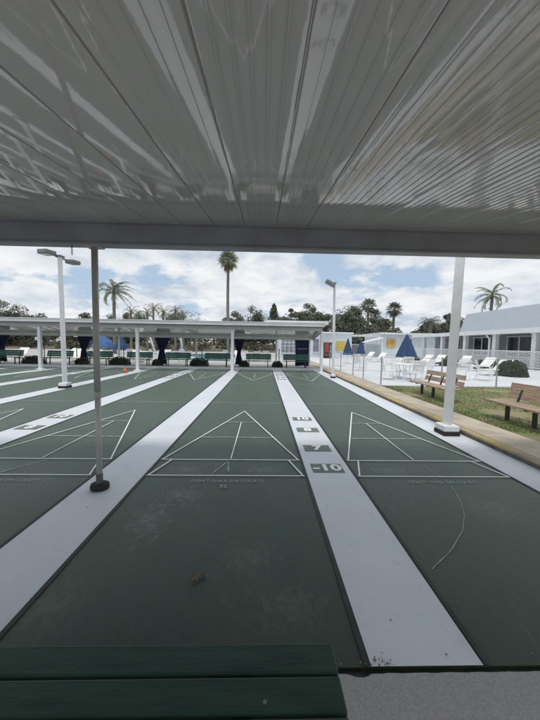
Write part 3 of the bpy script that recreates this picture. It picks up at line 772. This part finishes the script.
# ------------------------------------------------------------------ small shrubs, bush
def leaf_blob(mb, c, r, n, s, rnd, shell=.55, flat=1.0):
    for _ in range(n):
        d = Vector((rnd.gauss(0, 1), rnd.gauss(0, 1), rnd.gauss(0, 1))).normalized()
        rr = r*(shell+(1-shell)*rnd.random()**.6)
        p = Vector(c)+Vector((d.x*rr, d.y*rr, d.z*rr*flat))
        q = Vector((rnd.gauss(0, 1), rnd.gauss(0, 1), rnd.gauss(0, 1))).normalized()
        u = q.cross(d+Vector((.01, .3, .1))).normalized()*s*rnd.uniform(.6, 1.4); v = q.cross(u).normalized()*s*rnd.uniform(.3, .7)
        mb.add([p-u, p-v*.8, p+u, p+v*.8], [(0, 1, 2, 3)])
def shrub(label, x, y, z, w, d, h, m='shrub', seed=0, n=1400, name='shrub', cat='shrub', group='low dark shrubs behind the green benches', s=.05):
    rnd = random.Random(seed); t = thing(name, label, cat, (x, y, z), 0, group)
    mb = MB()
    for i in range(n):
        a = rnd.uniform(0, 6.283); e_ = math.asin(rnd.random()); k = .80+.24*rnd.random()+.05*math.sin(a*3+seed)+.05*math.sin(a*5+e_*4)
        p = Vector((math.cos(a)*math.cos(e_)**.7*w/2*k, math.sin(a)*math.cos(e_)**.7*d/2*k, max(.02, math.sin(e_)*h*k)))
        u = Vector((rnd.gauss(0, 1), rnd.gauss(0, 1), rnd.gauss(0, 1))).normalized()*s*rnd.uniform(.6, 1.3); v = u.cross(Vector((rnd.gauss(0, 1), rnd.gauss(0, 1), rnd.gauss(0, 1)))).normalized()*s*.55
        mb.add([p-u, p-v, p+u, p+v], [(0, 1, 2, 3)])
    mb.build('foliage', m, t)
    st = MB()
    for i in range(7):
        a = i*.9; st.tube([(0, 0, 0), (math.cos(a)*w*.2, math.sin(a)*d*.2, h*.45), (math.cos(a)*w*.34, math.sin(a)*d*.34, h*.75)], [.02, .013, .006], 6)
    st.build('stems', 'trunk', t)
    # dense twiggy heart of the plant
    MB().lathe((0, 0, 0), [(.35, 0), (.42, .25), (.36, .55), (.2, .72), (.05, .78)], 14, w, d).build('inner_growth', m, t).scale = (1, 1, h)
    return t
shrub('dark round clipped bush on the pool deck in front of the white lattice', 13.55, 14.4, .1, 1.35, 1.2, .82, seed=1, n=5000, name='round_bush', cat='bush', group=None, s=.055)
for i, (x, w, l) in enumerate([(-4.35, 1.25, 'low dark shrub between the free standing green bench and the next one right'), (-9.6, 1.35, 'low dark shrub left of the bench near the orange ball'),
                            (-15.2, 1.5, 'low dark shrub left of the post beside the tall left floodlight post'), (-1.3, .6, 'small low shrub at the foot of the second tied curtain'), (.95, .7, 'small low shrub between the two rightmost green benches'),
                            (-7.1, .7, 'small low shrub at the foot of the hourglass shaped navy curtain'), (-12.1, .8, 'small low shrub left of the grey pole, between two green benches')]):
    shrub(l, x, 18.35, .085, w, .6, .50 if w > 1 else .38, seed=20+i)
for i, (x, y, l) in enumerate([(14.9, 21.4, 'dark low bush behind the second lounger left of the round bush'), (16.2, 24.0, 'dark low bush behind the third lounger, by the porch lattice'), (13.8, 25.0, 'dark low bush behind the loungers, left of the thick floodlight post'), (15.8, 18.9, 'dark low bush touching the lattice right of the second lounger')]):
    shrub(l, x, y, .1, 1.6, .8, .7, seed=40+i, group='low bushes along the porch lattice')

# ------------------------------------------------------------------ palms
def frond_feather(mb, base, az, el0, ln, droop, rnd, nl=24, wl=.42, wind=(0, 0)):
    pts = []; p = Vector(base); e_ = el0
    n = 12
    for i in range(n+1):
        pts.append(p.copy()); t = i/n
        d = Vector((math.cos(az)*math.cos(e_), math.sin(az)*math.cos(e_), math.sin(e_)))+Vector((wind[0], wind[1], 0))*t
        d.normalize(); p = p+d*ln/n; e_ -= droop/n*(0.5+1.2*t)
    mb.tube(pts, [.03*(1-.85*i/n) for i in range(n+1)], 4, False)
    for i in range(nl):
        t = .12+.86*i/nl; k = t*n; a = int(k); b = min(a+1, n); c = pts[a].lerp(pts[b], k-a)
        d = (pts[b]-pts[max(a-1, 0)]).normalized(); sd = d.cross(Vector((0, 0, 1)))
        if sd.length < .05: sd = Vector((-math.sin(az), math.cos(az), 0))
        sd.normalize(); l = wl*ln/3*(1.15-.75*abs(t-.4)*1.3)*rnd.uniform(.85, 1.1)
        for sg in (-1, 1):
            tip = c+sd*sg*l*.72+d*l*.5+Vector((0, 0, -l*rnd.uniform(.25, .75)))+Vector((wind[0], wind[1], 0))*.15
            w = d*.026*ln/3
            mid = c.lerp(tip, .5)+Vector((0, 0, l*.08))
            mb.add([c-w, c+w, mid+w*1.2, tip, mid-w*1.2], [(0, 1, 2, 3, 4)])
def feather_palm(label, x, y, h, r, ln, nf, seed, m='frond', wind=(0, 0), z0=0, tname='palm_tree', lean=(0, 0), group=None, crownshaft=True, nl=24, lo=-.6):
    rnd = random.Random(seed); t = thing(tname, label, 'palm', (x, y, z0), 0, group)
    pts = [(lean[0]*(i/8)**1.6, lean[1]*(i/8)**1.6, h*i/8) for i in range(9)]
    MB().tube([(p[0], p[1], p[2]-.05) if i == 0 else p for i, p in enumerate(pts)], [r*1.5]+[r*(1.1-.25*i/8) for i in range(1, 9)], 12).build('trunk', 'palm_trunk', t, smooth=True)
    top = Vector(pts[-1]); mb = MB()
    if crownshaft: mb.tube([top-Vector((0, 0, .3)), top+Vector((0, 0, .35))], [r*1.1, r*.6], 10)
    for i in range(nf):
        az = i*2.39996+rnd.uniform(-.2, .2); f_ = i/nf
        el0 = 1.25-(1.25-lo)*f_+rnd.uniform(-.12, .12)
        frond_feather(mb, top+Vector((0, 0, .2*(1-f_))), az, el0, ln*rnd.uniform(.85, 1.1), 1.7+.5*rnd.random(), rnd, nl=nl, wind=wind)
    mb.build('crown', m, t)
    return t
def fan_palm(label, x, y, h, r, cr_r, nf, seed, m='frond_dark', z0=0, skirt=0, group=None, dead='frond_dry'):
    rnd = random.Random(seed); t = thing('fan_palm', label, 'palm', (x, y, z0), 0, group)
    sway = rnd.uniform(-.2, .2)
    pts = [(sway*math.sin(i/8*2.4), 0, h*i/8) for i in range(9)]
    MB().tube(pts, [r*1.35]+[r*(1.05-.15*i/8) for i in range(1, 9)], 12).build('trunk', 'palm_trunk', t, smooth=True)
    top = Vector(pts[-1])
    def fan(mb, az, el_, pl, fr):
        d = Vector((math.cos(az)*math.cos(el_), math.sin(az)*math.cos(el_), math.sin(el_)))
        b = top+Vector((0, 0, .1)); e_ = b+d*pl; e_.z -= pl*.12
        mb.tube([b, e_], [.02, .012], 4, False)
        sd = d.cross(Vector((0, 0, 1))).normalized(); up = sd.cross(d).normalized()
        nb = 14
        for k in range(nb):
            a = (k/(nb-1)-.5)*4.2
            dd = (d*math.cos(a)+sd*math.sin(a)).normalized(); l = fr*(1-.28*abs(a)/2.1)*rnd.uniform(.85, 1.1)
            mid = e_+dd*l*.6+up*.03*l; tip = e_+dd*l+Vector((0, 0, -l*rnd.uniform(.15, .5)))
            w = dd.cross(up).normalized()*l*.075
            mb.add([e_, mid-w, tip, mid+w], [(0, 1, 2, 3)])
    mb = MB()
    for i in range(nf):
        f_ = (i+.5)/nf; el_ = 1.35-2.05*f_+rnd.uniform(-.15, .15)
        fan(mb, i*2.39996+rnd.uniform(-.3, .3), el_, cr_r*rnd.uniform(.42, .58), cr_r*rnd.uniform(.45, .6))
    mb.build('crown', m, t)
    if skirt:
        mb = MB()
        for i in range(skirt): fan(mb, i*2.39996, -1.0-.35*rnd.random(), cr_r*rnd.uniform(.3, .6), cr_r*.42)
        mb.build('dead_fronds', dead, t)
    return t
feather_palm('feathery green palm with wind blown crown just right of the grey pole', -18.35, 34, 7.6, .19, 2.7, 24, 3, wind=(.75, .1), nl=34, lo=-.45)
fan_palm('tall slim palm rising alone above the middle of the far shelter', -4.4, 34, 11.7, .18, 1.45, 46, 4, m='frond', skirt=18)
feather_palm('wind blown palm behind the roof of the right hand building', 33.7, 40, 9.3, .2, 2.9, 20, 5, m='frond', wind=(-.55, 0), lo=-.8, nl=32)
fan_palm('tallest of the three dark palms behind the white buildings', 20.9, 55, 9.6, .24, 2.0, 38, 6, skirt=8)
fan_palm('shortest of the three dark palms, close beside the tallest one', 22.9, 56, 7.9, .22, 1.6, 34, 7, skirt=8)
fan_palm('dark palm standing alone right of the pair, above the orange and yellow sign', 26.4, 55, 9.0, .26, 1.95, 40, 8, skirt=8)
feather_palm('spiky dark palm among the trees left of the thick white floodlight post', 29.0, 47, 5.6, .3, 2.4, 26, 9, m='frond_dark', lo=.0, crownshaft=False)
for i, (x, y, h, l) in enumerate([(-21.6, 45, 6.3, 'leftmost small palm of the yellowish palm clump over the shelter'), (-19.4, 46, 6.2, 'second small palm from the left in the yellowish clump'), (-18.0, 45, 6.9, 'tallest palm in the yellowish clump over the shelter'), (-16.2, 44.5, 6.4, 'drooping palm right of the tallest in the yellowish clump'), (-14.6, 45.5, 6.7, 'bushy palm right of centre in the yellowish clump'), (-13.6, 46.5, 6.0, 'rightmost palm of the yellowish clump over the shelter')]):
    feather_palm(l, x, y, h, .17, 1.9, 18, 50+i, m='leaf_olive' if i % 2 else 'frond_dry', group='yellowish palms beyond the far shelter', nl=18, wind=(.15, 0))

# ------------------------------------------------------------------ broadleaf trees
def tree(label, x, y, h, w, seed, m='leaf_dark', n=5200, s=.27, base=.3, group='trees beyond the pool', name='tree', blobs=14, gap=.0):
    rnd = random.Random(seed); t = thing(name, label, 'tree', (x, y, 0), 0, group)
    tr = MB(); cr2 = MB(); n = int(n*1.9) if n > 2000 else n
    th = h*base
    tr.tube([(0, 0, -.1), (.05, 0, th*.6), (0, .05, th*1.3)], [w*.045+.06, w*.035+.05, w*.025+.03], 9)
    for i in range(blobs):
        a = i*2.39996+rnd.uniform(-.4, .4); f_ = math.sqrt((i+.5)/blobs); rr = w/2*.78*f_
        top_ = h*(1-.42*f_*f_); zc_ = rnd.uniform(th*1.05, top_-h*.1) if i % 3 else top_-h*.12
        rb = max(h*.15, w*.155)*rnd.uniform(.85, 1.45)*(1.1-.3*f_)
        c = (math.cos(a)*rr, math.sin(a)*rr*.8, max(zc_, th*.9))
        tr.tube([(0, 0, th*.8), (c[0]*.45, c[1]*.45, th+(c[2]-th)*.55), c], [w*.02+.03, w*.012+.02, .015], 6)
        k = int(n/blobs)
        for q in range(5):
            o = Vector((rnd.gauss(0, 1), rnd.gauss(0, 1), rnd.gauss(0, .8)))*rb*.62
            leaf_blob(cr2, Vector(c)+o, rb*rnd.uniform(.45, .8), k//5, s, rnd, shell=.15, flat=.8)
        leaf_blob(cr2, c, rb*1.55, k//5, s*.8, rnd, shell=.45, flat=.7)
    tr.build('trunk', 'trunk', t, smooth=True); cr2.build('crown', m, t)
    return t
tree('large spreading dark green tree above the white building with the yellow panel', 16.2, 50, 8.2, 9.0, 1, n=9000, base=.2, blobs=22)
tree('lower dark green tree behind the gap between the white buildings, under the palms', 21.5, 51, 6.4, 6.5, 2, n=6000, base=.2)
tree('dark tree left of the thick white floodlight post, above the long low roof', 30.8, 51, 6.0, 6.5, 3, n=6000, base=.15)
tree('dark tree right behind the thick white floodlight post beside the roof end', 34.9, 50, 7.6, 5.5, 4, n=5600, base=.15)
tree('low dark tree right of the lone dark palm', 27.8, 58, 5.2, 4.0, 14, n=2600, base=.15)
ct = thing('conifer', 'pointed dark conifer standing above the tree line in the middle', 'tree', (2.1, 60, 0), 0, 'trees beyond the pool')
MB().tube([(0, 0, -.1), (0, 0, 5), (.05, 0, 10.3)], [.22, .15, .03], 8).build('trunk', 'trunk', ct, smooth=True)
cc = MB(); rc = random.Random(31)
for i in range(46):
    z = 3.5+7.0*(i/46); rr_ = (1.9*(1-(i/46)**1.6)+.18)*rc.uniform(.7, 1.1); a = i*2.39996
    leaf_blob(cc, (math.cos(a)*rr_*.55, math.sin(a)*rr_*.55, z-.1*rr_), rr_*.55+.12, 150, .17, rc, .25, .75)
cc.build('crown', 'leaf_dark', ct)
for i, (x, y, h, w, l) in enumerate([(-2.2, 62, 9.0, 7.0, 'rounded tree just left of the pointed conifer'), (-7.2, 64, 8.0, 7.0, 'small tree just right of the tall slim palm'), (5.6, 61, 9.0, 5.6, 'rounded tree just right of the pointed conifer'), (9.3, 60, 9.4, 5.4, 'thin topped tree above the right end of the far shelter'), (12.6, 62, 8.8, 5.2, 'small tree left of the slim floodlight post with one lamp')]):
    tree(l, x, y, h, w, 60+i, m='leaf_dark' if i % 2 else 'leaf_mid', n=3600, base=.2, blobs=12)
tree('dark spreading tree at the far left above the shelter roof', -51, 55, 8.0, 8.5, 8, n=5200, base=.2)
tree('small dark tree right of the far left spreading tree', -46.6, 56, 6.8, 4.5, 9, n=2800, base=.2)
tree('small dark tree seen just left of the grey pole above the shelter roof', -35.6, 55, 7.0, 6.0, 10, n=3600, base=.2)
tree('dark tree between the grey pole and the yellowish palms', -29, 56, 7.0, 5.0, 11, n=3000, base=.2)
tree('thin open tree right of the yellowish palm clump', -12.0, 47, 6.7, 4.2, 12, m='leaf_mid', n=1100, s=.16, base=.3, blobs=12)
# pale leaning trunks beneath the shelter, seen past the blue umbrella
for i, (x, y, h, lx, l) in enumerate([(-13.6, 32, 5.2, -1.1, 'pale leaning trunk right of the bright blue umbrella'), (-11.7, 33, 5.0, .5, 'pale slender trunk left of the hourglass curtain'), (-10.2, 33.5, 5.2, -.3, 'pale upright trunk just left of the hourglass curtain')]):
    t = thing('slender_tree', l, 'tree', (x, y, 0), 0, 'pale trunked trees seen beneath the far shelter')
    MB().tube([(-lx, 0, 0), (-.4*lx, 0, h*.4), (lx*.3, .05, h*.72), (lx*.6, .05, h*.95)], [.14, .11, .08, .04], 8).build('trunk', 'fascia', t, smooth=True)
    c = MB(); rr_ = random.Random(i)
    for q in range(6): leaf_blob(c, (lx*.6+rr_.uniform(-.7, .7), rr_.uniform(-.6, .6), h*.86+rr_.uniform(-.5, .5)), .5, 90, .13, rr_, .3)
    c.build('crown', 'leaf_mid', t)
# woodland behind everything
wd = MB(); rnd = random.Random(99)
for i in range(330):
    x = -95+i*.58; z = 1.5+rnd.uniform(0, 2.6)+.7*math.sin(x*.35)
    leaf_blob(wd, (x, 62+rnd.uniform(-2, 5), z), rnd.uniform(1.0, 1.9), 130, .34, rnd, .3)
for i in range(210):
    x = -80+i*.5; leaf_blob(wd, (x, rnd.uniform(50, 60), rnd.uniform(.5, 1.3)), rnd.uniform(.4, .95), 60, .24, rnd, .3)
struct(wd, 'woodland', 'leaf_wood', kind='stuff')

# ------------------------------------------------------------------ signs beyond the shelter
def pool_sign(label, x, y, zt, w, h):
    t = thing('pool_sign', label, 'sign', (x, y, .1))
    MB().tube([(0, 0, 0), (0, 0, zt)], .03, 8).build('post', 'dark_metal', t)
    MB().box((0, -.04, zt-.1), (w, .03, h), bev=.004).build('panel', 'white_metal', t)
pool_sign('small white sign on a post at the far left beyond the low fence', -16.7, 20.6, 1.75, .40, .22)
pool_sign('small white sign on a post between tall left floodlight and grey pole', -13.65, 20.2, 2.0, .32, .18)

# ------------------------------------------------------------------ white building with the yellow panel
b1 = thing('pool_building', 'flat roofed white building with a yellow panel behind the right end of the far shelter', 'building', (0, 32, 0))
MB().box((6.1, 2.5, 1.5), (8.6, 5, 3.0)).build('wall', 'wall_white', b1)
MB().box((6.1, 2.5, 3.06), (8.9, 5.4, .16), bev=.02).build('roof', 'white_metal', b1)
def window(root, x, z, w, h, y=-.0, m='glass', nx_=2, nz_=1, fm='white_metal', name='window'):
    o = MB().box((x, y-.03, z), (w, .05, h), bev=.004).build(name, m, root)
    f = MB(); b = .05
    f.box((x, y-.065, z+h/2), (w+.1, .06, .07)).box((x, y-.065, z-h/2), (w+.14, .09, .07))
    for s_ in (-1, 1): f.box((x+s_*w/2, y-.064, z), (.06, .058, h-.07))
    for i in range(1, nx_): f.box((x-w/2+w*i/nx_, y-.062, z), (b, .03, h-.07))
    for i in range(1, nz_): f.box((x, y-.061, z-h/2+h*i/nz_), (w-.06, .026, b))
    f.build('frame', fm, o); return o
window(b1, 3.0, 1.65, 1.9, 2.1, m='glass_grey', nx_=4, nz_=5)
window(b1, 6.15, 1.55, .75, 1.6, m='glass_grey', nx_=1, nz_=1)
tag(MB().box((9.1, 31.94, 1.55), (1.15, .06, 1.15), bev=.01).build('wall_panel', 'yellow'), 'square yellow panel on the white building wall', 'panel')
vm = thing('vending_machine', 'red and black vending machine against the white building wall', 'vending machine', (7.4, 31.5, .1))
MB().box((0, .0, .92), (.9, .8, 1.82), bev=.03).build('cabinet', 'dark_metal', vm)
MB().box((-.14, -.41, 1.05), (.5, .03, 1.45), bev=.01).build('front_panel', 'red', vm)
MB().box((.30, -.41, 1.1), (.2, .03, .9), bev=.008).build('coin_panel', 'glass_grey', vm)
MB().box((-.14, -.43, .6), (.4, .02, .22), bev=.005).build('delivery_flap', 'glass', vm)

# long low building with the orange and yellow sign
b2 = thing('low_building', 'long low white building with flat pale roof behind the big folded umbrella', 'building', (0, 38, 0))
MB().box((22.1, 3, 1.62), (11.4, 6, 3.24)).build('wall', 'wall_white', b2)
MB().box((22.1, 2.9, 3.36), (11.9, 6.8, .24), bev=.02).build('roof', 'white_metal', b2)
window(b2, 20.3, 2.4, 1.1, .5, nx_=2)
window(b2, 24.9, 1.9, 1.1, 1.3, nx_=1)
window(b2, 26.6, 1.9, .8, 1.4, nx_=1)
ys_ = thing('wall_sign', 'square orange and yellow picture sign on the long low white building', 'sign', (17.9, 37.96, 2.05))
MB().box((0, 0, 0), (1.3, .05, 1.35), bev=.01).build('board', 'sign_ochre', ys_)
MB().box((-.48, -.035, -.05), (.16, .02, .7), bev=.006).build('dark_stripe', 'orange', ys_)
MB().lathe((0, 0, 0), [(.33, 0), (.33, .02)], 18).build('round_motif', 'orange', ys_).matrix_local = Matrix.Translation((.15, -.035, .1)) @ Matrix.Rotation(R(90), 4, 'X')
# gap between buildings: gate, awning, pipework
gt = thing('gate', 'pale slatted gate closing the gap between the two white buildings', 'gate', (13.1, 36, .1))
g_ = MB()
for i in range(26): g_.box((-2.5+i*.2, 0, .9), (.10, .03, 1.7))
g_.build('slats', 'wall_grey', gt)
MB().box((0, .03, 1.65), (5.2, .05, .08)).box((0, .03, .25), (5.2, .05, .08)).build('rails', 'white_metal', gt)
for x in (-2.6, 0, 2.6): MB().box((x, .03, 1.0), (.1, .1, 2.0), bev=.01).build('gate_post', 'white_metal', gt)
aw = thing('shade_awning', 'white slanting shade awning between the two white buildings', 'awning', (13.9, 34.4, .1))
MB().prism([(-1.0, 2.0), (1.35, 2.62), (1.35, 2.50), (-1.0, 1.86)], 'y', 0, 1.4).build('cloth', 'sling', aw)
for x in (-.95, 1.3): MB().tube([(x, .1, 0), (x, .1, 1.9 if x < 0 else 2.5)], .03, 8).build('pole', 'white_metal', aw)
pg = thing('pergola', 'thin white pergola beams above the gate between the buildings', 'pergola', (13.1, 37.2, .1))
p_ = MB()
for i in range(9): p_.bar((-2.4+i*.6, -.8, 2.95), (-2.4+i*.6, 1.6, 3.0), .05, .12)
p_.build('rafters', 'fascia', pg)
MB().bar((-2.6, -.6, 2.84), (2.6, -.6, 2.84), .08, .12).bar((-2.6, 1.4, 2.84), (2.6, 1.4, 2.84), .08, .12).build('beams', 'fascia', pg)
for x in (-2.5, 2.5): MB().box((x, -.6, 1.4), (.1, .1, 2.76)).build('pergola_post', 'white_metal', pg)

# ------------------------------------------------------------------ clubhouse on the right
ch = thing('clubhouse', 'blue grey roofed clubhouse with a white columned porch and lattice railing at the right', 'building', (0, 0, 0))
XP, XW = 19.6, 22.0; YA, YB = 11.0, 34.5
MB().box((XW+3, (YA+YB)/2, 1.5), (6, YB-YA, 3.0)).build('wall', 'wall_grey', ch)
MB().box(((XP+XW)/2-.1, (YA+YB)/2, 2.90), (XW-XP+.9, YB-YA, .16), bev=.01).build('porch_roof', 'white_metal', ch)
MB().box((XP-.6, (YA+YB)/2, 2.92), (.10, YB-YA+.1, .36), bev=.01).build('eave_fascia', 'white_metal', ch)
rf = MB(); y0_, y1_ = YA, 27.8
rf.add([(20.2, y0_, 3.12), (20.2, y1_, 3.12), (22.2, y1_+1.8, 5.25), (22.2, y0_+.6, 5.25), (28, y0_, 3.12), (28, y1_, 3.12), (26, y1_+1.8, 5.25), (26, y0_+.6, 5.25)],
       [(0, 1, 2, 3), (1, 5, 6, 2), (5, 4, 7, 6), (4, 0, 3, 7), (3, 2, 6, 7), (0, 4, 5, 1)])
rfo = rf.build('roof', 'roof_blue', ch)
MB().box((20.12, (y0_+y1_)/2, 3.10), (.14, y1_-y0_, .16), bev=.01).build('gutter', 'lamp_grey', rfo)
for yv in (12.4, 15.8, 19.2, 22.6, 26.0, 29.4, 32.8):
    c_ = MB().box((XP, yv, 1.45), (.34, .34, 2.7), bev=.02).build('column', 'white_paint', ch)
    MB().box((XP, yv, 2.76), (.46, .46, .12), bev=.015).build('capital', 'white_paint', c_)
MB().tube([(XP-.5, 22.95, 2.8), (XP-.5, 22.95, 2.62), (XP-.26, 22.95, 2.4), (XP-.26, 22.95, .15)], .06, 10).build('downspout', 'white_paint', ch)
MB().box(((XP+XW)/2, (YA+YB)/2, .16), (XW-XP+.3, YB-YA, .16), bev=.01).build('porch_floor', 'slab_far', ch)
lat = MB(); z0_, z1_, st_ = .26, 1.36, .20
for i in range(int((YB-YA+1.1)/st_)):
    for sg in (1, -1):
        a0 = YA+i*st_-1.1; a1 = a0+1.1; za, zb = (z0_, z1_) if sg > 0 else (z1_, z0_)
        ca, cb = max(a0, YA), min(a1, YB)
        if cb-ca < .05: continue
        lat.bar((XP-.19+sg*.006, ca, za+(zb-za)*(ca-a0)/1.1), (XP-.19+sg*.006, cb, za+(zb-za)*(cb-a0)/1.1), .01, .042)
lat.build('lattice', 'white_metal', ch)
MB().box((XP-.19, (YA+YB)/2, 1.40), (.09, YB-YA, .08), bev=.008).box((XP-.19, (YA+YB)/2, .22), (.09, YB-YA, .08), bev=.008).build('railing', 'white_metal', ch)
for yv, w_ in ((13.9, 2.0), (19.2, 2.2), (22.9, 2.3), (26.9, 2.1), (30.8, 1.8)):
    g = MB().box((XW-.02, yv, 1.75), (.06, w_, 1.75), bev=.004).build('window', 'glass', ch)
    f = MB().box((XW-.06, yv, 2.64), (.07, w_+.14, .09)).box((XW-.06, yv, .86), (.07, w_+.14, .09)).box((XW-.065, yv, 1.28), (.05, w_-.09, .06))
    for s_ in (-1, 0, 1): f.box((XW-.058, yv+s_*w_/2, 1.75), (.06, .09 if s_ else .11, 1.69))
    f.build('frame', 'white_metal', g)
